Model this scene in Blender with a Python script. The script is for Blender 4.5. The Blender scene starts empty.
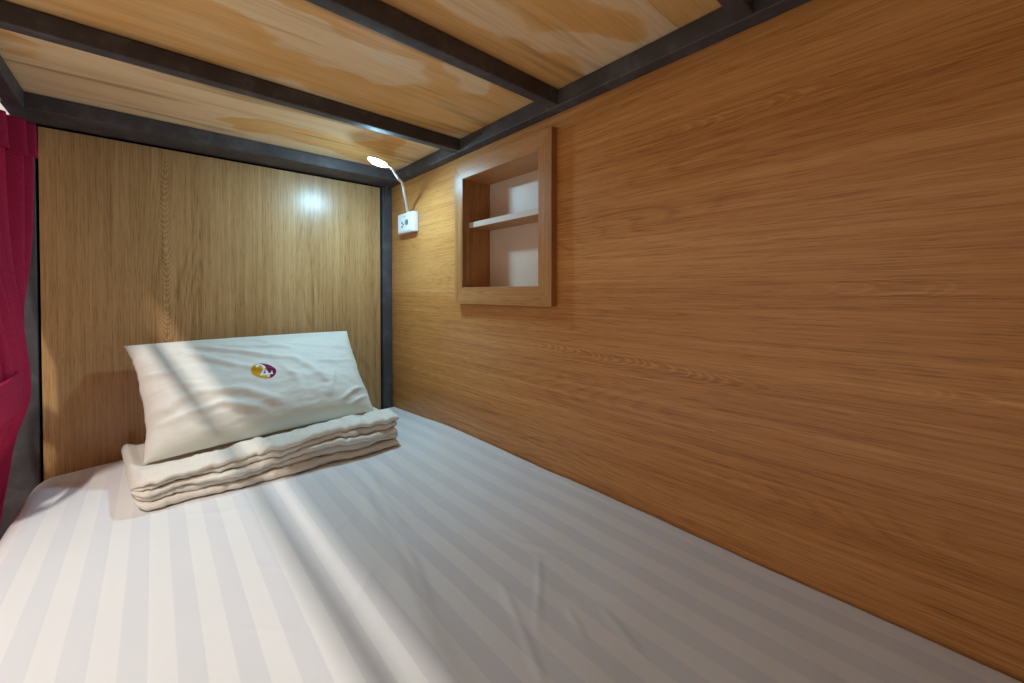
import bpy, math, random
import numpy as np
from mathutils import Vector, Matrix, noise

random.seed(4)
SC = bpy.context.scene
COL = SC.collection
S = 1.2            # metres per survey unit
ZC = 0.938         # eye height


def V(x, y, z):
    """survey units (origin at the eye, x across the bed, y towards the headboard) -> metres"""
    return Vector(((x - 0.585) * S, (y - 1.25) * S, z * S + ZC))


# ------------------------------------------------------------------ objects
def tag(o, label=None, cat=None, group=None, kind=None):
    if label: o['label'] = label
    if cat: o['category'] = cat
    if group: o['group'] = group
    if kind: o['kind'] = kind
    return o


def empty(name, loc, label, cat, group=None):
    o = bpy.data.objects.new(name, None)
    o.empty_display_size = 0.05
    COL.objects.link(o)
    o.location = loc
    return tag(o, label, cat, group)


def loc_of(o):
    return Vector((0, 0, 0)) if o.parent else Vector(o.location)   # parts keep world coordinates


class MB:
    def __init__(self):
        self.v = []
        self.f = []
        self.uv = None

    def add(self, vs, fs):
        b = len(self.v)
        self.v += [Vector(p) for p in vs]
        self.f += [[b + i for i in f] for f in fs]
        return self

    def box(self, a, b):
        """a, b opposite corners in metres"""
        x0, y0, z0 = [min(a[i], b[i]) for i in range(3)]
        x1, y1, z1 = [max(a[i], b[i]) for i in range(3)]
        self.add([(x0, y0, z0), (x1, y0, z0), (x1, y1, z0), (x0, y1, z0), (x0, y0, z1), (x1, y0, z1), (x1, y1, z1), (x0, y1, z1)],
                 [(0, 3, 2, 1), (4, 5, 6, 7), (0, 1, 5, 4), (1, 2, 6, 5), (2, 3, 7, 6), (3, 0, 4, 7)])
        return self

    def ubox(self, x0, x1, y0, y1, z0, z1):
        return self.box(V(x0, y0, z0), V(x1, y1, z1))

    def prism(self, poly, off):
        """closed polygon (list of Vectors) extruded by vector off"""
        n = len(poly)
        vs = [Vector(p) for p in poly] + [Vector(p) + Vector(off) for p in poly]
        fs = [list(range(n))[::-1], list(range(n, 2 * n))] + [[i, (i + 1) % n, n + (i + 1) % n, n + i] for i in range(n)]
        return self.add(vs, fs)

    def grid(self, rows, closed_u=False, closed_v=False):
        """rows: list of equally long lists of points"""
        n, m = len(rows), len(rows[0])
        vs = [p for r in rows for p in r]
        fs = []
        for i in range(n if closed_u else n - 1):
            for j in range(m if closed_v else m - 1):
                i2, j2 = (i + 1) % n, (j + 1) % m
                fs.append((i * m + j, i * m + j2, i2 * m + j2, i2 * m + j))
        return self.add(vs, fs)

    def tube(self, pts, radii, n=16, caps=True):
        pts = [Vector(p) for p in pts]
        if not isinstance(radii, (list, tuple)): radii = [radii] * len(pts)
        rows = []
        ref = None
        for i, p in enumerate(pts):
            t = (pts[min(i + 1, len(pts) - 1)] - pts[max(i - 1, 0)]).normalized()
            if ref is None:
                ref = Vector((0, 0, 1)) if abs(t.z) < .9 else Vector((1, 0, 0))
            a = (ref - t * ref.dot(t)).normalized()
            ref = a
            b = t.cross(a)
            rows.append([p + (a * math.cos(2 * math.pi * k / n) + b * math.sin(2 * math.pi * k / n)) * radii[i] for k in range(n)])
        base = len(self.v)
        self.grid(rows, False, True)
        if caps:
            self.f.append([base + k for k in range(n)][::-1])
            self.f.append([base + (len(pts) - 1) * n + k for k in range(n)])
        return self

    def build(self, name, mat, parent=None, smooth=False, bevel=0, seg=2):
        me = bpy.data.meshes.new(name)
        off = loc_of(parent) if parent else Vector((0, 0, 0))
        me.from_pydata([tuple(p) for p in self.v], [], [tuple(f) for f in self.f])
        me.validate()
        me.update()
        if self.uv is not None:
            ul = me.uv_layers.new(name='UVMap')
            for l in me.loops:
                ul.data[l.index].uv = self.uv[l.vertex_index]
        if smooth:
            me.polygons.foreach_set('use_smooth', [True] * len(me.polygons))
        me.materials.append(mat)
        o = bpy.data.objects.new(name, me)
        COL.objects.link(o)
        if parent:
            o.parent = parent
            o.matrix_parent_inverse = Matrix.Translation(-off)
        import bmesh
        bm = bmesh.new(); bm.from_mesh(me)
        bmesh.ops.recalc_face_normals(bm, faces=bm.faces)
        bm.to_mesh(me); bm.free()
        if bevel:
            m = o.modifiers.new('bevel', 'BEVEL')
            m.width = bevel; m.segments = seg; m.limit_method = 'ANGLE'; m.angle_limit = math.radians(40)
            me.polygons.foreach_set('use_smooth', [True] * len(me.polygons))
            w = o.modifiers.new('wn', 'WEIGHTED_NORMAL'); w.keep_sharp = True
        return o


# ------------------------------------------------------------------ materials
def srgb(r, g, b):
    def f(c):
        c /= 255.0
        return c / 12.92 if c <= .04045 else ((c + .055) / 1.055) ** 2.4
    return (f(r), f(g), f(b), 1.0)


class NT:
    def __init__(self, name):
        self.m = bpy.data.materials.new(name)
        self.m.use_nodes = True
        self.t = self.m.node_tree
        self.b = self.t.nodes['Principled BSDF']

    def n(self, kind, **kw):
        nd = self.t.nodes.new(kind)
        for k, v in kw.items(): setattr(nd, k, v)
        return nd

    def link(self, a, b): self.t.links.new(a, b)

    def setin(self, sock, v):
        if isinstance(v, bpy.types.NodeSocket): self.link(v, sock)
        else: sock.default_value = v

    def math(self, op, a, b=0.0, clamp=False):
        nd = self.n('ShaderNodeMath', operation=op, use_clamp=clamp)
        self.setin(nd.inputs[0], a); self.setin(nd.inputs[1], b)
        return nd.outputs[0]

    def coords(self, kind='Object'):
        return self.n('ShaderNodeTexCoord').outputs[kind]

    def sep(self, v):
        nd = self.n('ShaderNodeSeparateXYZ'); self.link(v, nd.inputs[0]); return nd.outputs

    def comb(self, x, y, z=0.0):
        nd = self.n('ShaderNodeCombineXYZ')
        for i, v in enumerate((x, y, z)): self.setin(nd.inputs[i], v)
        return nd.outputs[0]

    def noise(self, vec, scale=1.0, detail=2.0, rough=.5, dist=0.0):
        nd = self.n('ShaderNodeTexNoise')
        self.link(vec, nd.inputs['Vector'])
        nd.inputs['Scale'].default_value = scale; nd.inputs['Detail'].default_value = detail
        nd.inputs['Roughness'].default_value = rough; nd.inputs['Distortion'].default_value = dist
        return nd.outputs['Fac']

    def ramp(self, fac, stops, interp='LINEAR'):
        nd = self.n('ShaderNodeValToRGB'); self.link(fac, nd.inputs[0])
        cr = nd.color_ramp; cr.interpolation = interp
        while len(cr.elements) < len(stops): cr.elements.new(.5)
        for e, (p, c) in zip(cr.elements, stops):
            e.position = p
            e.color = c if isinstance(c, (tuple, list)) else (c, c, c, 1)
        return nd.outputs[0]

    def mix(self, fac, a, b, blend='MIX'):
        nd = self.n('ShaderNodeMix', data_type='RGBA', blend_type=blend)
        self.setin(nd.inputs[0], fac)
        self.setin(nd.inputs[6], a); self.setin(nd.inputs[7], b)
        return nd.outputs[2]

    def bump(self, h, strength=.3, dist=.001):
        nd = self.n('ShaderNodeBump')
        nd.inputs['Strength'].default_value = strength; nd.inputs['Distance'].default_value = dist
        self.link(h, nd.inputs['Height']); self.link(nd.outputs[0], self.b.inputs['Normal'])

    def p(self, **kw):
        for k, v in kw.items(): self.setin(self.b.inputs[k.replace('_', ' ')], v)
        return self


AX = {'x': 0, 'y': 1, 'z': 2}


def wood(name, along, across, dark, mid, light, rough=.34, seed=0.0, cathedral=None, rings=46.0, spec=.5, ringdark=.10):
    """laminate with printed oak grain: `along` the grain, `across` it (object axes)"""
    N = NT(name)
    xyz = N.sep(N.coords())
    a, c = xyz[AX[along]], xyz[AX[across]]
    third = [k for k in 'xyz' if k not in (along, across)][0]
    c = N.math('ADD', c, N.math('MULTIPLY', xyz[AX[third]], .9))
    a_raw = a
    a = N.math('ADD', a, seed)

    def pv(sa, sc, z=0.0):
        return N.comb(N.math('MULTIPLY', a, sa), N.math('MULTIPLY', c, sc), z + seed)
    # broad tone
    tone = N.noise(pv(.55, 9.0), 1.0, 3.0, .55)
    # growth rings: contour lines of a stretched field
    field = N.noise(pv(.62, 5.0, 3.1), 1.0, 2.0, .45, .15)
    field = N.math('ADD', field, N.math('MULTIPLY', N.noise(pv(9.0, 30.0, 7.7), 1.0, 2.0), .012))
    amount = N.ramp(N.noise(pv(1.1, 8.0, 12.0), 1.0, 2.0), [(.48, 0.0), (.64, 1.0)])
    fr = N.math('FRACT', N.math('MULTIPLY', field, rings))
    ring = N.ramp(fr, [(0.0, 0.0), (.45, .12), (.80, 1.0), (1.0, 0.0)])
    # fibres and pores
    fib = N.noise(pv(4.0, 330.0, 5.0), 1.0, 4.0, .65)
    fib2 = N.noise(pv(1.3, 85.0, 9.0), 1.0, 4.0, .62)
    pore = N.ramp(N.noise(pv(18.0, 620.0, 2.0), 1.0, 2.0, .6), [(.54, 0.0), (.62, 1.0)])
    v = N.math('ADD', N.math('MULTIPLY', tone, .34), N.math('MULTIPLY', fib, .40))
    v = N.math('ADD', v, N.math('MULTIPLY', fib2, .36))
    v = N.math('SUBTRACT', v, N.math('MULTIPLY', N.math('MULTIPLY', ring, amount), ringdark))
    v = N.math('SUBTRACT', v, N.math('MULTIPLY', pore, .13))
    for (cc, tilt, cw, k, dens, lo, hi, amp) in cathedral or ():
        # a narrow row of nested arcs where the print shows the heart of a board
        d = N.math('DIVIDE', N.math('SUBTRACT', c, N.math('ADD', N.math('MULTIPLY', a_raw, tilt), cc)), cw)
        d = N.math('ADD', d, N.math('MULTIPLY', N.math('SUBTRACT', N.noise(pv(6, 0, 4.4), 1.0, 2.0), .5), 1.3))
        d2 = N.math('MULTIPLY', d, d)
        fld = N.math('SUBTRACT', N.math('MULTIPLY', a_raw, dens), N.math('MULTIPLY', d2, k))
        fld = N.math('ADD', fld, N.math('MULTIPLY', N.noise(pv(9, 0, 1.3), 1.0, 2.0), 5.0))
        fld = N.math('ADD', fld, N.math('MULTIPLY', N.noise(pv(60, 110, 6.1), 1.0, 2.0), .8))
        arc = N.ramp(N.math('FRACT', fld), [(0.0, .35), (.16, .0), (.45, .25), (.62, 1.0), (.72, 1.0), (.95, .35)])
        win = N.ramp(N.math('MULTIPLY', N.math('ABSOLUTE', d), .4), [(.38, 1.0), (.95, 0.0)])
        along_win = N.math('MULTIPLY', N.math('MULTIPLY', N.math('SUBTRACT', a_raw, lo), 9.0, clamp=True), N.math('MULTIPLY', N.math('SUBTRACT', hi, a_raw), 9.0, clamp=True))
        v = N.math('ADD', v, N.math('MULTIPLY', N.math('MULTIPLY', N.math('SUBTRACT', arc, .42), amp), N.math('MULTIPLY', win, along_win)))
    col = N.ramp(v, [(.29, dark), (.51, mid), (.72, light)])
    N.p(Base_Color=col, Roughness=rough, Specular_IOR_Level=spec)
    N.bump(N.math('SUBTRACT', v, N.math('MULTIPLY', pore, .4)), .08, .0005)
    return N.m


M = {}
M['wall_wood'] = wood('wall_laminate', 'y', 'z', srgb(152, 96, 47), srgb(196, 134, 72), srgb(222, 166, 103), .33, 1.7,
                      cathedral=[(.807 + .045 * .98, .045, .0115, 1.3, 42.0, -1.34, -.74, .15), (1.228, .0, .013, 1.6, 26.0, -1.45, -1.05, .12),
                                 (.945, .0, .014, 2.2, 16.0, -1.56, -1.30, .12), (.817, .0, .010, 1.2, 34.0, -1.75, -1.42, .12)])
M['head_wood'] = wood('headboard_laminate', 'z', 'x', srgb(142, 103, 62), srgb(188, 146, 97), srgb(212, 174, 126), .30, 4.2,
                      cathedral=[((.0215 - .585) * S + .004, 0.0, .0125, 1.1, 62.0, .55, 1.36, .17)])
M['trim_v'] = wood('trim_laminate_upright', 'z', 'y', srgb(132, 86, 48), srgb(182, 128, 76), srgb(206, 154, 102), .36, 7.5)
M['trim_h'] = wood('trim_laminate_lengthwise', 'y', 'z', srgb(132, 86, 48), srgb(182, 128, 76), srgb(206, 154, 102), .36, 2.9)


def plywood(name, seed):
    N = NT(name)
    xyz = N.sep(N.coords())
    a, c = N.math('ADD', xyz[0], seed), N.math('ADD', xyz[1], seed * .37)

    def pv(sa, sc, z=0.0): return N.comb(N.math('MULTIPLY', a, sa), N.math('MULTIPLY', c, sc), z)
    grain = N.noise(pv(1.3, 26, 1), 1, 4, .6)
    fine = N.noise(pv(9, 190, 2), 1, 3, .6)
    v = N.math('ADD', N.math('MULTIPLY', grain, .6), N.math('MULTIPLY', fine, .4))
    base = N.ramp(v, [(.3, srgb(212, 178, 132)), (.5, srgb(240, 210, 166)), (.7, srgb(246, 222, 183))])
    # soaked, yellowed patches with crisp outlines
    w = N.noise(pv(2.4, 3.6, 8), 1, 2.2, .5, .5)
    w = N.math('ADD', w, N.math('MULTIPLY', N.noise(pv(15, 22, 3), 1, 2), .05))
    w = N.math('SUBTRACT', w, N.ramp(N.math('ADD', xyz[1], 1.0), [(.47, 0.0), (.52, .075)]))
    soak = N.ramp(w, [(.485, 0.0), (.50, .8), (.53, 1.0), (.66, .6)])
    amb = N.ramp(v, [(.3, srgb(210, 154, 86)), (.5, srgb(229, 177, 107)), (.7, srgb(238, 192, 130))])
    col = N.mix(soak, base, amb)
    streak = N.ramp(N.noise(pv(1.0, 14, 21), 1, 3, .6, .2), [(.55, 0.0), (.64, .6)])
    col = N.mix(streak, col, srgb(150, 112, 66))
    mould = N.ramp(N.noise(pv(7, 30, 31), 1, 4, .7), [(.66, 0.0), (.76, .7)])
    col = N.mix(mould, col, srgb(120, 96, 74))
    N.p(Base_Color=col, Roughness=.55, Specular_IOR_Level=.35)
    N.bump(v, .15, .0008)
    return N.m


M['ply_a'] = plywood('plywood_stained', 3.3)
M['ply_b'] = plywood('plywood_stained_far', 11.9)


def steel():
    N = NT('black_painted_steel')
    co = N.coords()
    n = N.noise(co, 14, 4, .6)
    n2 = N.noise(co, 60, 3, .6)
    col = N.ramp(n, [(.35, srgb(66, 63, 66)), (.55, srgb(76, 74, 78)), (.62, srgb(90, 88, 90)), (.7, srgb(72, 71, 74))])
    N.p(Base_Color=col, Roughness=N.ramp(n2, [(.3, .48), (.7, .66)]), Specular_IOR_Level=.4)
    N.bump(n2, .12, .0006)
    return N.m


M['steel'] = steel()


def cloth(name, col_a, rough=.8, weave=900.0, sheen=.25, seed=0.0):
    N = NT(name)
    co = N.coords()
    n = N.noise(co, 7.0, 3, .5)
    col = N.mix(N.ramp(n, [(.3, 0.0), (.7, .25)]), col_a, tuple(c * .93 for c in col_a[:3]) + (1,))
    N.p(Base_Color=col, Roughness=rough, Specular_IOR_Level=.25, Sheen_Weight=sheen, Sheen_Roughness=.5)
    h = N.math('ADD', N.noise(co, weave, 1), N.math('MULTIPLY', N.noise(co, 55, 4, .6), 1.6))
    N.bump(h, .16, .0012)
    return N.m


M['pillow'] = cloth('pillow_cotton', srgb(226, 223, 214))
M['quilt'] = cloth('quilt_cotton', srgb(226, 220, 208))
M['core'] = cloth('mattress_ticking', srgb(200, 196, 188))


def sheet_mat():
    N = NT('satin_stripe_sheet')
    uv = N.sep(N.coords('UV'))
    st = N.math('FRACT', N.math('DIVIDE', N.math('ADD', uv[0], .095), .0433))
    st = N.ramp(st, [(0.0, 0.0), (.02, 1.0), (.50, 1.0), (.52, 0.0)])      # 1 = bright stripe
    co = N.coords()
    n = N.noise(co, 5.0, 3, .5)
    bright = N.mix(n, srgb(229, 227, 225), srgb(223, 221, 220))
    dull = N.mix(n, srgb(218, 217, 219), srgb(212, 211, 213))
    N.p(Base_Color=N.mix(st, dull, bright), Roughness=N.math('SUBTRACT', .72, N.math('MULTIPLY', st, .2)), Specular_IOR_Level=.3,
        Sheen_Weight=.15)
    h = N.math('ADD', N.math('MULTIPLY', N.noise(co, 1100, 1), .5), N.math('MULTIPLY', N.noise(co, 28, 4, .55), 2.0))
    N.bump(h, .12, .0016)
    return N.m


M['sheet'] = sheet_mat()


def curtain_mat():
    N = NT('crimson_curtain')
    co = N.coords()
    n = N.noise(N.comb(N.sep(co)[0], N.sep(co)[1], N.math('MULTIPLY', N.sep(co)[2], 3.0)), 160, 3, .6)
    col = N.ramp(n, [(.3, srgb(184, 36, 78)), (.7, srgb(206, 50, 96))])
    N.p(Base_Color=col, Roughness=.75, Specular_IOR_Level=.25, Sheen_Weight=.3)
    N.b.inputs['Sheen Tint'].default_value = srgb(220, 90, 120)
    N.bump(n, .15, .0006)
    tr = N.n('ShaderNodeBsdfTranslucent'); N.link(col, tr.inputs[0])
    mx = N.n('ShaderNodeMixShader'); mx.inputs[0].default_value = .35
    out = N.t.nodes['Material Output']
    N.link(N.b.outputs[0], mx.inputs[1]); N.link(tr.outputs[0], mx.inputs[2]); N.link(mx.outputs[0], out.inputs[0])
    return N.m


M['curtain'] = curtain_mat()


def plain(name, col, rough=.5, metal=0.0, spec=.5, grainy=.02):
    N = NT(name)
    n = N.noise(N.coords(), 40, 3, .6)
    c2 = tuple(max(0, c * (1 - grainy * 4)) for c in col[:3]) + (1,)
    N.p(Base_Color=N.mix(n, col, c2), Roughness=rough, Metallic=metal, Specular_IOR_Level=spec)
    return N.m


M['plastic'] = plain('white_plastic', srgb(232, 232, 232), .35)
M['hole'] = plain('dark_socket_hole', srgb(30, 28, 28), .6)
M['grey_plastic'] = plain('grey_plastic', srgb(120, 116, 114), .4)
M['niche_back'] = plain('white_laminate', srgb(226, 208, 192), .42, spec=.4)
M['shelf_top'] = plain('pale_shelf_edge', srgb(212, 196, 180), .4)
M['chrome'] = plain('steel_rod', srgb(170, 168, 166), .3, 1.0)
M['yellow'] = plain('yellow_print', srgb(214, 160, 28), .8, spec=.2)
M['maroon'] = plain('maroon_print', srgb(128, 24, 74), .8, spec=.2)
M['print_white'] = plain('white_print', srgb(235, 235, 232), .8, spec=.2)
M['plaster'] = plain('pale_plaster', srgb(238, 232, 222), .8, spec=.2)
M['plaster_front'] = plain('tan_painted_board', srgb(120, 88, 60), .7, spec=.2)
M['gap_shade'] = plain('gap_shade_backing', srgb(26, 24, 24), .8, spec=.2)  # near-black colour stands in for the shade in the panel gaps
M['floor'] = plain('pale_floor_tile', srgb(234, 228, 218), .4)


def lamp_glow():
    N = NT('cool_led_glow')
    N.p(Base_Color=(.9, .95, 1, 1))
    N.b.inputs['Emission Color'].default_value = (.43, .78, 1.0, 1)
    N.b.inputs['Emission Strength'].default_value = LED
    return N.m


LED = 640.0
M['led'] = lamp_glow()

# ------------------------------------------------------------------ the setting
# right wall: laminate panel with an opening for the niche
NY0, NY1, NZ0, NZ1 = .566, .828, .0155, .2825      # niche opening
mb = MB()
X0, X1 = .585, .60
YS = [-.30, NY0, NY1, 1.30]
ZS = [-.60, NZ0, NZ1, .42]
for i in range(3):
    for j in range(3):
        if i == 1 and j == 1: continue
        q = [V(X0, YS[i], ZS[j]), V(X0, YS[i + 1], ZS[j]), V(X0, YS[i + 1], ZS[j + 1]), V(X0, YS[i], ZS[j + 1])]
        mb.prism(q, (.018, 0, 0))
tag(mb.build('wall_right', M['wall_wood']), kind='structure')
tag(MB().ubox(-.215, .70, 1.29, 1.305, -.78, .42).build('wall_back', M['gap_shade']), kind='structure')  # added behind the headboard so its gaps stay dark and let no light in
tag(MB().ubox(-1.75, .60, -.315, -.30, -ZC / S, 1.25).build('wall_front', M['plaster_front']), kind='structure')  # unseen; extended across the aisle to block ambient light from the foot side
tag(MB().ubox(-1.75, .70, -.9, 1.9, -ZC / S - .02, -ZC / S).build('floor', M['floor']), kind='structure')
tag(MB().ubox(-1.77, -1.75, -.9, 1.9, -ZC / S, 1.25).build('wall_left', M['plaster']), kind='structure')

# ------------------------------------------------------------------ bunk frame
bed = empty('bunk_bed_frame', V(.19, .4, -ZC / S), 'black painted steel bunk bed frame with cross bars overhead and a post in each corner', 'bed frame')
ZB, ZT = .345, .3755
fr = lambda n, *a: MB().ubox(*a).build(n, M['steel'], bed, bevel=.0025)
fr('head_rail', -.205, .5845, 1.165, 1.262, ZB, ZT)
fr('foot_rail', -.205, .5845, -.295, -.26, ZB, ZT)
fr('wall_side_rail', .559, .5845, -.26, 1.165, ZB, ZT)
fr('open_side_rail', -.2, -.176, -.26, 1.165, ZB, ZT)
for y in (.822, .503, .180, -.14):
    fr('cross_bar', -.176, .559, y, y + .022, ZB + .0015, ZT)
for (x0, x1, y0, y1) in ((.5525, .5835, 1.25, 1.288), (-.236, -.1765, 1.25, 1.288), (.5525, .5835, -.295, -.265), (-.207, -.1765, -.295, -.265)):
    fr('post', x0, x1, y0, y1, -ZC / S, ZB)
MB().prism([V(.556, 1.25, ZB), V(.556, 1.25, .29), V(.556, 1.236, .305), V(.556, 1.215, ZB)], (.004, 0, 0)).build('gusset_plate', M['steel'], bed, bevel=.0008)
fr('lower_side_rail', -.2, -.176, -.265, 1.25, -.56, -.52)
fr('lower_side_rail', .5525, .5835, -.265, 1.25, -.56, -.52)
MB().ubox(-.176, .5525, -.265, 1.245, -.532, -.52).build('base_board', M['ply_b'], bed)

tag(MB().ubox(-.2, .5845, .2775, 1.288, ZT + .0006, ZT + .014).build('plywood_board', M['ply_a'], bevel=.001),
    'stained plywood board over the pillow end, resting on the black overhead bars', 'plywood board')
tag(MB().ubox(-.2, .5845, -.29, .2775, ZT + .0006, ZT + .014).build('plywood_board', M['ply_b'], bevel=.001),
    'plywood board beyond the seam at the top edge of the photo, nearest the viewer', 'plywood board')
tag(MB().ubox(-.1725, .5455, 1.2535, 1.268, -.52, .3395).build('headboard_panel', M['head_wood'], bevel=.001),
    'upright-grained wood laminate headboard panel between the black posts behind the pillow', 'headboard')

# ------------------------------------------------------------------ niche
nic = empty('wall_niche', V(.585, .697, -.024), 'open wooden box shelf with mitred frame set into the right wall', 'shelf niche')
XF = .570
oy0, oy1, oz0, oz1 = .530, .863, -.0245, .3195
th = (-(XF - .5849) * S, 0, 0)
A = lambda y, z: V(XF, y, z)
for (nm, poly, m) in (
    ('frame_rail', [A(oy0, oz1), A(oy1, oz1), A(NY1, NZ1), A(NY0, NZ1)], 'trim_h'),
    ('frame_rail', [A(oy0, oz0), A(NY0, NZ0), A(NY1, NZ0), A(oy1, oz0)], 'trim_h'),
    ('frame_stile', [A(oy1, oz0), A(NY1, NZ0), A(NY1, NZ1), A(oy1, oz1)], 'trim_v'),
    ('frame_stile', [A(oy0, oz0), A(oy0, oz1), A(NY0, NZ1), A(NY0, NZ0)], 'trim_v')):
    MB().prism(poly, th).build(nm, M[m], nic, bevel=.0008)
XB = .656
e = .0005
MB().ubox(XF + .001, XB, NY1 - e, NY1 + .012, NZ0 - .012, NZ1 + .012).build('side_panel', M['trim_v'], nic)
MB().ubox(XF + .001, XB, NY0 - .012, NY0 + e, NZ0 - .012, NZ1 + .012).build('side_panel', M['trim_v'], nic)
MB().ubox(XF + .001, XB, NY0, NY1, NZ1 - e, NZ1 + .012).build('top_panel', M['trim_h'], nic)
MB().ubox(XF + .001, XB, NY0, NY1, NZ0 - .012, NZ0 + e).build('bottom_panel', M['trim_h'], nic)
MB().ubox(XB, XB + .01, NY0 - .012, NY1 + .012, NZ0 - .012, NZ1 + .012).build('back_panel', M['niche_back'], nic)
sh = MB().ubox(.592, XB, NY0, NY1, .1635, .1765).build('shelf', M['trim_h'], nic)
tag(MB().ubox(.590, .592, NY0, NY1, .1635, .1765).build('edge_strip', M['shelf_top'], sh), 'pale shelf front edge')

# ------------------------------------------------------------------ reading lamp
lamp = empty('reading_lamp', V(.585, 1.124, .183), 'small lit white reading lamp on a bent gooseneck above its white socket box', 'lamp')
bx0, by0, by1, bz0, bz1 = .566, 1.074, 1.172, .183, .2425
sb = MB().ubox(bx0, .5849, by0, by1, bz0, bz1).build('socket_box', M['plastic'], lamp, bevel=.004, seg=3)
cap = MB().ubox(bx0 - .0015, bx0 + .001, by0 + .006, by1 - .006, bz0 + .005, bz1 - .005).build('cover_plate', M['plastic'], sb, bevel=.001)


def disc_x(mb, y, z, r, x0, x1, n=20):
    return mb.prism([V(x0, y + r * math.cos(2 * math.pi * k / n), z + r * math.sin(2 * math.pi * k / n)) for k in range(n)], ((x1 - x0) * S, 0, 0))


for (y, z, r) in ((1.139, .203, .0034), (1.139, .214, .0034), (1.130, .2085, .003)):
    disc_x(MB(), y, z, r, bx0 - .0022, bx0 - .001).build('socket_hole', M['hole'], sb)
disc_x(MB(), 1.108, .213, .0085, bx0 - .0045, bx0 - .001).build('switch_button', M['grey_plastic'], sb, bevel=.001)
mk = MB()
for k in range(3):
    mk.ubox(bx0 - .0019, bx0 - .0014, 1.128 - k * .008, 1.133 - k * .008, .231, .2325)
mk.build('rating_mark', M['grey_plastic'], sb)
pts = [(.572, 1.112, .240), (.566, 1.108, .2475), (.556, 1.093, .258), (.543, 1.074, .272), (.531, 1.058, .285), (.521, 1.043, .296), (.508, 1.026, .3035), (.491, 1.012, .3075),
       (.477, 1.0015, .3165), (.464, .990, .3225), (.450, .984, .3255)]
P = [V(*p) for p in pts]
# smooth the neck with Catmull-Rom
cr = []
for i in range(len(P) - 1):
    p0, p1, p2, p3 = P[max(i - 1, 0)], P[i], P[i + 1], P[min(i + 2, len(P) - 1)]
    for k in range(6):
        t = k / 6
        cr.append(.5 * ((2 * p1) + (p2 - p0) * t + (2 * p0 - 5 * p1 + 4 * p2 - p3) * t * t + (3 * p1 - p0 - 3 * p2 + p3) * t ** 3))
cr.append(P[-1])
MB().tube(cr, .0042, 14).build('gooseneck', M['plastic'], lamp, smooth=True)
MB().tube([V(.573, 1.1125, .2415), V(.571, 1.111, .246)], [.0075, .0055], 16).build('neck_collar', M['plastic'], lamp, smooth=True)
# head: flat oval shell with glowing diffuser below
hc = V(.420, .977, .3275)
ax = (V(.450, .984, .3255) - V(.390, .970, .3355)).normalized()        # towards the neck
dn = Vector((-.20, .0, -.98)); dn = (dn - ax * dn.dot(ax)).normalized()
sd = ax.cross(dn)
LA, LB, LT = .033, .0205, .010


def half_shell(scale, sign, depth, n=28, m=9, inset=0):
    rows = []
    for i in range(m):
        t = (i / (m - 1)) * math.pi / 2
        r = max(math.cos(t), .02)
        rows.append([hc + ax * (LA * scale * r * math.cos(2 * math.pi * k / n)) + sd * (LB * scale * r * math.sin(2 * math.pi * k / n)) + dn * (sign * (depth * math.sin(t) + inset)) for k in range(n)])
    b = MB().grid(rows, False, True)
    b.f.append([(m - 1) * n + k for k in range(n)])
    return b


hs = half_shell(1.0, -1, LT)
hs.f.append(list(range(28)))
hs.build('lamp_head', M['plastic'], lamp, smooth=True)
hl = half_shell(.95, 1, .007, inset=.0006)
hl.f.append(list(range(28)))
tag(hl.build('light_diffuser', M['led'], lamp, smooth=True), 'glowing cool white diffuser')


# ------------------------------------------------------------------ height helpers
def ridge(x, y, pts, w, amp):
    """smooth raised crease along a polyline (numpy arrays x, y)"""
    out = np.zeros_like(x)
    best = np.full_like(x, 1e9); prm = np.zeros_like(x)
    L = [0]
    for (a, b) in zip(pts[:-1], pts[1:]): L.append(L[-1] + math.hypot(b[0] - a[0], b[1] - a[1]))
    for k, (a, b) in enumerate(zip(pts[:-1], pts[1:])):
        dx, dy = b[0] - a[0], b[1] - a[1]
        t = np.clip(((x - a[0]) * dx + (y - a[1]) * dy) / (dx * dx + dy * dy), 0, 1)
        d = np.hypot(x - a[0] - t * dx, y - a[1] - t * dy)
        s = (L[k] + t * (L[k + 1] - L[k])) / L[-1]
        sel = d < best
        best = np.where(sel, d, best); prm = np.where(sel, s, prm)
    return amp * np.exp(-(best / w) ** 2) * np.sqrt(np.clip(np.sin(np.pi * np.clip(prm * .94 + .03, 0, 1)), 0, 1))


def fbm(x, y, z, o=3):
    return noise.fractal(Vector((x, y, z)), 1.0, 2.0, o, noise_basis='PERLIN_ORIGINAL')


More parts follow.
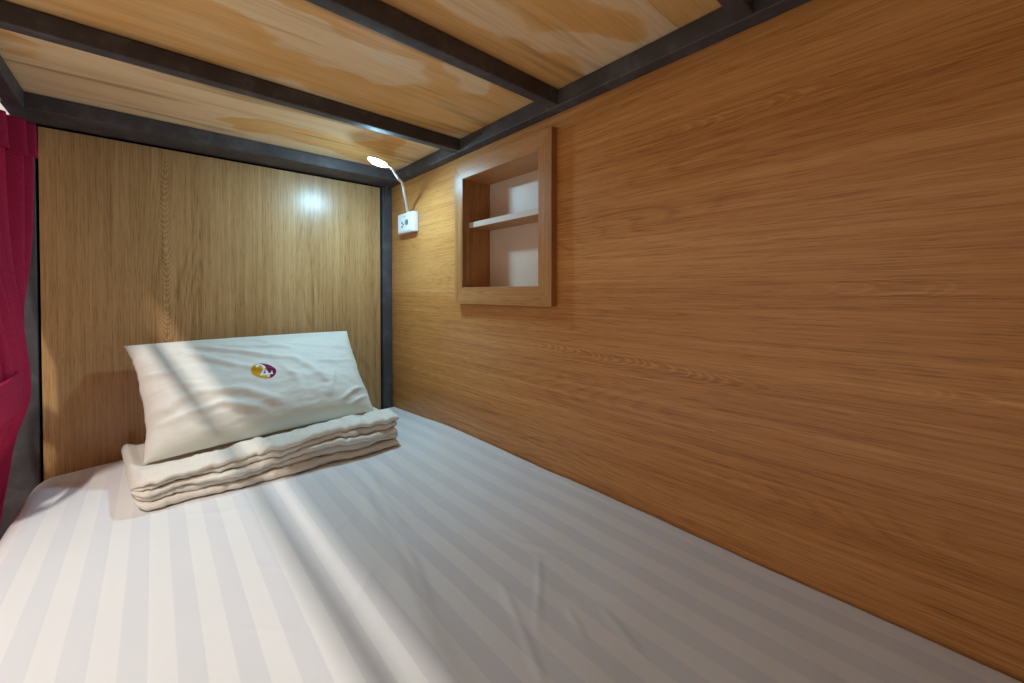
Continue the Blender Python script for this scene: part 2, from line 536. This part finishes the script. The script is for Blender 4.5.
# ------------------------------------------------------------------ mattress and fitted sheet
mat = empty('mattress', V(.19, .4, -.52), 'mattress in a white satin-striped fitted sheet filling the bunk', 'mattress')
TOPZ = -.360
xl, xr, yb, yt = -.190, .5835, -.262, 1.2515
RL, RR, RY = .036, .007, .026
DROP = .135
s0, s1 = xl - (RL * (math.pi / 2 - 1)) - DROP, xr + RR * (math.pi / 2 - 1) + DROP
t0, t1 = yb - DROP, yt + RY * (math.pi / 2 - 1) + DROP
nx, ny = 260, 440
ss = np.linspace(s0, s1, nx); tt = np.linspace(t0, t1, ny)
SS, TT = np.meshgrid(ss, tt)
H = np.zeros_like(SS)
for (pts, w, a) in (
    ([(.290, .85), (.285, .72), (.255, .60), (.243, .50), (.218, .40), (.205, .30)], .011, .0028),
    ([(.322, .84), (.316, .78), (.300, .69), (.286, .58)], .010, .0022),
    ([(.362, .855), (.358, .81), (.350, .74), (.33, .63)], .012, .0018),
    ([(.255, .66), (.240, .585), (.236, .53)], .006, .0016),
    ([(.270, .55), (.252, .47), (.235, .41)], .006, .0016),
    ([(.318, .38), (.290, .31), (.262, .25)], .004, .0013),
    ([(.300, .30), (.345, .34), (.390, .385)], .0032, .0013),
    ([(.333, .26), (.345, .29), (.352, .30)], .0032, .0012),
    ([(.36, .21), (.372, .25), (.381, .275)], .0032, .0012),
    ([(.42, .36), (.39, .42), (.385, .47)], .004, .0010),
    ([(.10, .62), (.145, .57), (.19, .55)], .004, .0008),
    ([(.06, .52), (.11, .47), (.16, .46)], .005, .0009),
    ([(.19, .62), (.23, .66), (.27, .68)], .003, .0010),
    ([(.16, .46), (.20, .50), (.23, .53)], .003, .0010),
    ([(.02, .85), (.08, .81), (.14, .80)], .008, .0008),
    ([(-.09, 1.06), (-.07, .95), (-.06, .85)], .010, .0008),
    ([(.50, 1.19), (.48, 1.08), (.45, 1.0)], .012, .0020),
    ([(.54, 1.1), (.53, .95), (.51, .8)], .012, .0015),
    ([(.555, .62), (.565, .5), (.56, .36)], .008, .0012),
):
    H += ridge(SS, TT, pts, w, a * 1.35)
def sm(t): t = max(0, min(1, t)); return t * t * (3 - 2 * t)


def sheet_z(x, y):
    return TOPZ + .0022 * fbm(x * 5, y * 4, 1.0) + .0007 * fbm(x * 24, y * 15, 5.0) - .010 * max(0, (.02 - x) / .2) ** 2 - .006 * max(0, (y - 1.05) / .2) ** 2 + .013 * sm((x - .33) / .24) * sm((1.16 - y) / .3)


rows = []
ix0, ix1, iy0, iy1 = xl + RL, xr - RR, yb + .03, yt - RY
mbs = MB()
uvs = []
for j in range(ny):
    row = []
    for i in range(nx):
        s, t = SS[j, i], TT[j, i]
        ex = s - ix1 if s > ix1 else (s - ix0 if s < ix0 else 0)
        ey = t - iy1 if t > iy1 else (t - iy0 if t < iy0 else 0)
        l = math.hypot(ex, ey)
        bx, by = min(max(s, ix0), ix1), min(max(t, iy0), iy1)
        z = sheet_z(s, t) + H[j, i]        # the filling sinks a little towards the open side and the head end
        if l > 0:
            r = ((RR if ex > 0 else RL) * abs(ex) + (RY if ey > 0 else .03) * abs(ey)) / (abs(ex) + abs(ey))
            ang = min(l / r, math.pi / 2)
            o = r * math.sin(ang)
            dz = r * (1 - math.cos(ang)) + max(0, l - r * math.pi / 2)
            x, y = bx + o * ex / l, by + o * ey / l
            z = max(z - dz, -.5195)
        else:
            x, y = bx, by
        row.append(V(x, y, z))
        uvs.append((s, t))
    rows.append(row)
mbs.grid(rows)
mbs.uv = uvs
mbs.build('fitted_sheet', M['sheet'], mat, smooth=True)
MB().ubox(xl + .012, xr - .006, yb + .01, yt - .006, -.5195, -.40).build('mattress_core', M['core'], mat, bevel=.02, seg=3)

# ------------------------------------------------------------------ folded quilt
q = MB()
QL = [  # thickness, front offset, seed, left tuck
    (.0130, .000, 1.0), (.0115, .007, 2.0), (.0100, -.001, 3.0), (.0105, .006, 5.0), (.0100, .003, 4.0)]
NA, NB = 240, 46


def qx(a, y):
    x0 = -.031 - .024 * (y - .91) / .29
    x1 = .424 + .035 * min(1, max(0, (y - .88) / .2))
    return x0 + (x1 - x0) * a


def qfat(a): return .84 + .95 * a - .45 * a * a


def qthick(i, a, y):
    t, off, sd_ = QL[i][0], QL[i][1], QL[i][2]
    return t * qfat(a) * (1 + .30 * fbm(a * 5.0, y * 3.0, sd_ * 9.1) + .10 * fbm(a * 22, y * 9, sd_ * 5))


for i, (t, off, sd_) in enumerate(QL):
    rws = []
    for ia in range(NA):
        a = ia / (NA - 1)
        endl = 1 - max(0, 1 - a / .045)            # distance from the ends, 0..1
        endr = 1 - max(0, 1 - (1 - a) / (.016))
        endk = math.sqrt(max(0, 1 - (1 - endl) ** 2)) * math.sqrt(max(0, 1 - (1 - endr) ** 2))
        yf = .894 - .016 * a + off + .008 * fbm(a * 5, i * 3.3, 2) + .003 * fbm(a * 24, i * 3.3, 7)
        yf += (1 - endl) ** 2 * .03
        ybk = 1.205 + .004 * fbm(a * 6, i, 4)
        ring = []
        for k in range(NB):
            # profile: front nose (semi-circle), top, back nose, bottom
            u = k / NB
            if u < .22:
                th_ = -math.pi / 2 - math.pi * (u / .22)
                fx, fz = math.cos(th_), math.sin(th_)
                y0 = yf + .007; yy = y0 + fx * .007 * (1.15); h = fz
            elif u < .55:
                w_ = (u - .22) / .33; yy = yf + .007 + (ybk - yf - .014) * w_ ** 1.4; h = 1
            elif u < .67:
                th_ = math.pi / 2 - math.pi * ((u - .55) / .12)
                yy = ybk - .007 + math.cos(th_) * .007; h = math.sin(th_)
            else:
                w_ = 1 - (u - .67) / .33; yy = yf + .007 + (ybk - yf - .014) * w_ ** 1.4; h = -1
            x = qx(a, yy) + (.006 * fbm(yy * 9, i * 4.0, 3) * (a > .9)) + (.004 * math.sin(i * 2.1) if a > .97 else 0)
            zb = sheet_z(x, yy) + .0016
            base = zb + sum(qthick(j, a, yy) for j in range(i))
            tk = qthick(i, a, yy)
            c = base + tk / 2
            mid = zb + .026                     # left end: all layers wrap round together
            z = c + h * tk / 2 * .97
            if a > .5:
                z = c + (z - c) * max(.05, endk)
            else:
                z = mid + (z - mid) * max(.12, endk)
            wob = (.0015 * fbm(a * 9 + i, yy * 70, i * 7.7) + .0011 * fbm(a * 45, yy * 30, i * 3.1)) * endk
            pr = sm((yy - .945) / .085)      # flattened where the pillow leans on it
            z = zb + (z + wob - zb) * (1 - (1 - (.57 + .09 * a) / qfat(a)) * pr * sm(a / .05))
            z = max(z, zb)
            ring.append(V(x, yy + wob * .6, z))
        rws.append(ring)
    b0 = len(q.v)
    q.grid(rws, False, True)
    q.f.append([b0 + k for k in range(NB)][::-1])
    q.f.append([b0 + (NA - 1) * NB + k for k in range(NB)])
tag(q.build('folded_quilt', M['quilt'], smooth=True), 'cream white quilt folded into a flat layered stack under the pillow', 'quilt')

# ------------------------------------------------------------------ pillow
TL, TR = V(-.050, 1.222, -.114), V(.428, 1.222, -.110)
BL, BR = V(-.018, 1.020, -.319), V(.438, 1.050, -.312)
PN = ((TR - TL).cross(TL - BL)).normalized()
if PN.y > 0: PN = -PN
PT = .062 * S


PF = [  # creases in pillow coordinates (-1..1)
    ([(-.70, .86), (-.35, .55), (.05, .25), (.30, .12)], .05, .0045),
    ([(-.58, .80), (-.20, .60), (.20, .48)], .04, .0035),
    ([(-.66, .62), (-.40, .28), (-.15, .02), (.10, -.12)], .045, .0035),
    ([(-.92, -.42), (-.62, -.28), (-.25, -.42), (.02, -.70)], .06, .0060),
    ([(-.85, -.60), (-.45, -.55), (-.10, -.80)], .05, .0040),
    ([(.25, .16), (.42, -.15), (.50, -.42)], .05, .0045),
    ([(.10, .05), (.22, -.28), (.24, -.5)], .045, .0035),
    ([(.97, -.55), (.78, -.66), (.62, -.82)], .035, .0045),
    ([(.98, -.72), (.86, -.80), (.72, -.90)], .03, .0040),
    ([(.93, .10), (.70, .02), (.50, .05)], .045, .0035),
    ([(.96, .45), (.70, .42), (.40, .52)], .05, .0030),
    ([(.62, -.25), (.56, -.50), (.50, -.70)], .035, .0030),
    ([(-.96, .30), (-.80, .22), (-.62, .26)], .04, .0030),
    ([(-.94, -.05), (-.78, -.02), (-.60, -.10)], .04, .0030),
    ([(.0, .82), (.12, .55), (.35, .40)], .04, .0025),
]
nu, nv = 150, 100


def pillow_grid(U, W, side):
    """arrays of pillow coordinates -> array of points in metres"""
    up = np.where(U < 0, U * (1 - .062 * (1 - W * W)), U * (1 - .035 * (1 - W * W)))
    up = up + np.abs(U) ** 6 * np.array([.013 * fbm(0.3 + 2 * (u > 0), w * 3.2, 6.0) + .006 * fbm(1.3 + 2 * (u > 0), w * 10, 6.0) for u, w in zip(U.ravel(), W.ravel())]).reshape(U.shape) * (1 - W ** 4)
    vp = W * (1 - np.where(W > 0, .012, .03) * (1 - U * U))
    a, b = ((up + 1) / 2)[..., None], ((vp + 1) / 2)[..., None]
    c = [np.array(p) for p in (BL, BR, TL, TR)]
    p = (c[0] * (1 - a) + c[1] * a) * (1 - b) + (c[2] * (1 - a) + c[3] * a) * b
    e_ = np.clip(1 - np.abs(U) ** 2.6, 0, 1) * np.clip(1 - np.abs(W) ** 2.4, 0, 1)
    T = PT * e_ ** .5 * (1 - .36 * W)
    n = np.array(PN)
    if side < 0: return p - n * (T * .20)[..., None]
    h = np.zeros_like(U)
    for (pts, w, am) in PF: h += ridge(U, W, pts, w, am * 1.7)
    h = h * S * np.clip(e_ * 5, 0, 1)
    nz = np.array([.0034 * fbm(u * 2.2 + v * .9, v * 4.5 - u * .6, 3.3) + .0016 * fbm(u * 7 + v * 3, v * 9 - u * 2, 8.8) for u, v in zip(U.ravel(), W.ravel())]).reshape(U.shape)
    h += nz * S * np.clip(e_ * 4, 0, 1)
    return p + n * (T + h)[..., None]


pb = MB()
lin = lambda n: np.linspace(-1, 1, n)
us = .55 * np.sin(lin(nu) * math.pi / 2) + .45 * lin(nu)
vs_ = .55 * np.sin(lin(nv) * math.pi / 2) + .45 * lin(nv)
GU, GV = np.meshgrid(us, vs_)
pb.grid(pillow_grid(GU, GV, 1).tolist())
nb_ = len(pb.v)
pb.grid(pillow_grid(GU, GV, -1).tolist())
ix = lambda j, i: j * nu + i
for i in range(nu - 1):
    for j in (0, nv - 1): pb.f.append([ix(j, i), ix(j, i + 1), nb_ + ix(j, i + 1), nb_ + ix(j, i)])
for j in range(nv - 1):
    for i in (0, nu - 1): pb.f.append([ix(j, i), ix(j + 1, i), nb_ + ix(j + 1, i), nb_ + ix(j, i)])
pil = empty('pillow', (BL + BR) / 2, 'white pillow with round number 24 emblem leaning on the headboard panel', 'pillow')
pb.build('pillowcase', M['pillow'], pil, smooth=True)

# emblem printed on the pillowcase: coordinates measured in emblem widths
EU, EV, EW, EH = -.055, -.088, .108, .172


NE = 90
EX, EY = np.meshgrid(np.linspace(-1.05, 1.05, NE + 1), np.linspace(-1.05, 1.05, NE + 1))
EGU, EGV = EU + EX * EW, EV + EY * EH - .02 * EX
EP = pillow_grid(EGU, EGV, 1)
EN = np.cross(np.gradient(EP, axis=1), np.gradient(EP, axis=0))
EN /= np.linalg.norm(EN, axis=2)[..., None]
if (EN @ np.array(PN)).mean() < 0: EN = -EN


def emblem_piece(inside, h, nm, m, parent):
    b = MB(); idx = {}
    pts = EP + EN * h
    def vid(i, j):
        if (i, j) not in idx:
            idx[(i, j)] = len(b.v)
            b.v.append(Vector(pts[j, i]))
        return idx[(i, j)]
    for i in range(NE):
        for j in range(NE):
            x, y = -1.05 + 2.1 * (i + .5) / NE, -1.05 + 2.1 * (j + .5) / NE
            if inside(x, y): b.f.append([vid(i, j), vid(i + 1, j), vid(i + 1, j + 1), vid(i, j + 1)])
    return b.build(nm, m, parent, smooth=True)


def poly_in(poly, x, y):
    c = False
    for (x0, y0), (x1, y1) in zip(poly, poly[1:] + poly[:1]):
        if (y0 > y) != (y1 > y) and x < (x1 - x0) * (y - y0) / (y1 - y0) + x0: c = not c
    return c


def px(pts):   # sketch units of the emblem drawing -> -1..1
    return [((x - 480) / 175.0, -(y - 320) / 118.0) for x, y in pts]


two = px([(376, 252), (400, 228), (438, 212), (482, 219), (514, 250), (514, 290), (492, 324), (466, 350), (450, 364), (522, 364), (522, 392), (402, 392), (404, 382), (440, 345), (466, 305), (474, 264),
          (462, 246), (440, 238), (424, 244), (420, 262), (400, 276), (382, 266)])
four = px([(514, 300), (536, 332), (538, 360), (566, 358), (580, 344), (586, 328), (600, 332), (598, 378), (542, 380), (548, 412), (504, 416), (508, 384), (498, 384), (498, 330)])
split = px([(430, 190), (500, 240), (505, 300), (470, 345), (520, 400), (560, 450), (280, 460), (280, 190)])
ell = lambda x, y: x * x + y * y < 1
em = emblem_piece(lambda x, y: ell(x, y) and not poly_in(split, x, y), .0006, 'emblem', M['maroon'], pil)
tag(em, 'round maroon and yellow emblem reading 24')
tag(emblem_piece(lambda x, y: ell(x, y) and poly_in(split, x, y), .0006, 'emblem_half', M['yellow'], em), 'yellow left half of the emblem')
emblem_piece(lambda x, y: poly_in(two, x, y), .0011, 'digit_two', M['print_white'], em)
emblem_piece(lambda x, y: poly_in(four, x, y), .0013, 'digit_four', M['print_white'], em)

# ------------------------------------------------------------------ curtain and rod
rod = MB().tube([V(-.228, 1.16, .313), V(-.1835, -.26, .313)], .0085, 18)
tag(rod.build('curtain_rod', M['chrome'], smooth=True), 'thin metal curtain rod under the open side rail of the bunk', 'curtain rod')


def sm(t): t = max(0, min(1, t)); return t * t * (3 - 2 * t)


TIEZ = -.170


def curtain_pt(s, z, grow=0.0):
    """s 0..1 along the gathered cloth; z height (survey units)"""
    ph = s * 2 * math.pi * 13 + 1.1 * math.sin(s * 21) + .6 * math.sin(s * 47 + z * 3)
    # plan of the free cloth below the rod
    k = math.exp(-((z - TIEZ) / .20) ** 2) if z > TIEZ else math.exp(-((z - TIEZ) / .16) ** 2)
    y_top = 1.218 - .27 * s
    x_top = -.184 - .043 * sm(s / .24) + .015 * math.sin(ph) * (1 + .25 * math.sin(s * 9)) * (.7 + .3 * min(1, s * 4))
    # gathered: a flattened roll wound to the cloth's length
    r = 1 + .09 * math.sin(ph)
    ang = math.pi * (-.15 + 1.25 * s) + .25
    y_tie = 1.078 + .092 * math.cos(ang) * r
    x_tie = -.208 - .034 * math.sin(ang - 2.6) * r
    low = sm((TIEZ - z) / .3)
    x = x_top * (1 - k) + x_tie * k - low * .045
    y = (y_top - .03 * low) * (1 - k) + y_tie * k
    return V(x + grow, y, z)


cur = empty('curtain', V(-.2, 1.05, .33), 'crimson red curtain gathered and tied back at the open side of the bunk', 'curtain')
zs = [.331 - (.331 + .74) * (j / 90) for j in range(91)]
lift = lambda s: .068 * sm((s - .25) / .06)          # heading raised outside the rail to block light leaking onto the headboard
NS = 340
cb = MB().grid([[curtain_pt(i / NS, z + lift(i / NS) * max(0, 1 - (.331 - z) / .1)) for i in range(NS + 1)] for z in zs])
o = cb.build('curtain_panel', M['curtain'], cur, smooth=True)
sol = o.modifiers.new('cloth', 'SOLIDIFY'); sol.thickness = .0012
hb = MB().grid([[curtain_pt(i / NS, .333 + lift(i / NS) * (1 - j / 24) - .066 * j / 12 - .005 * math.sin(i * .05) * j / 12, .0025 + .003 * j / 12) for i in range(NS + 1)] for j in range(13)])
o = hb.build('header_band', M['curtain'], cur, smooth=True)
sol = o.modifiers.new('cloth', 'SOLIDIFY'); sol.thickness = .0015
# tie band
tb = []
for j in range(13):
    r_ = []
    for i in range(72):
        an = 2 * math.pi * i / 72
        z = TIEZ + .034 - .068 * j / 12 + .010 * math.cos(an)
        bul = .004 * math.sin(math.pi * j / 12)
        r_.append(V(-.212 + (.036 + bul) * math.sin(an), 1.068 + (.118 + bul) * math.cos(an), z))
    tb.append(r_)
tbm = MB().grid(tb, False, True).build('tieback', M['curtain'], cur, smooth=True)
sol = tbm.modifiers.new('cloth', 'SOLIDIFY'); sol.thickness = .002

# ------------------------------------------------------------------ light
lt = bpy.data.lights.new('aisle_ceiling_light', 'AREA')
lt.shape = 'RECTANGLE'; lt.size = .048; lt.size_y = .24
lt.energy = 34
lt.color = (1.0, .945, .885)
lo = bpy.data.objects.new('aisle_ceiling_light', lt)
COL.objects.link(lo)
lo.location = V(-.685, .30, 1.22)
lo.rotation_euler = (0, math.radians(-6), 0)

w = bpy.data.worlds.new('World'); SC.world = w
w.use_nodes = True
bg = w.node_tree.nodes['Background']
bg.inputs[0].default_value = (1.0, .88, .79, 1)
bg.inputs[1].default_value = .74

# ------------------------------------------------------------------ camera
cd = bpy.data.cameras.new('camera')
co_ = bpy.data.objects.new('camera', cd)
COL.objects.link(co_)
co_.location = V(0, 0, 0)
co_.rotation_euler = (math.radians(90 - .836), 0, math.radians(-41.527))
cd.sensor_width = 36; cd.sensor_fit = 'HORIZONTAL'
cd.lens = 404.6 / 1024 * 36
cd.shift_y = -(341.5 - 299.75) / 1024
cd.clip_start = .01
SC.camera = co_

SC.view_settings.view_transform = 'Standard'
SC.view_settings.look = 'None'
SC.view_settings.exposure = 0.0
SC.view_settings.gamma = 1.0
SC.view_settings.use_curve_mapping = False
SC.cycles.use_denoising = True
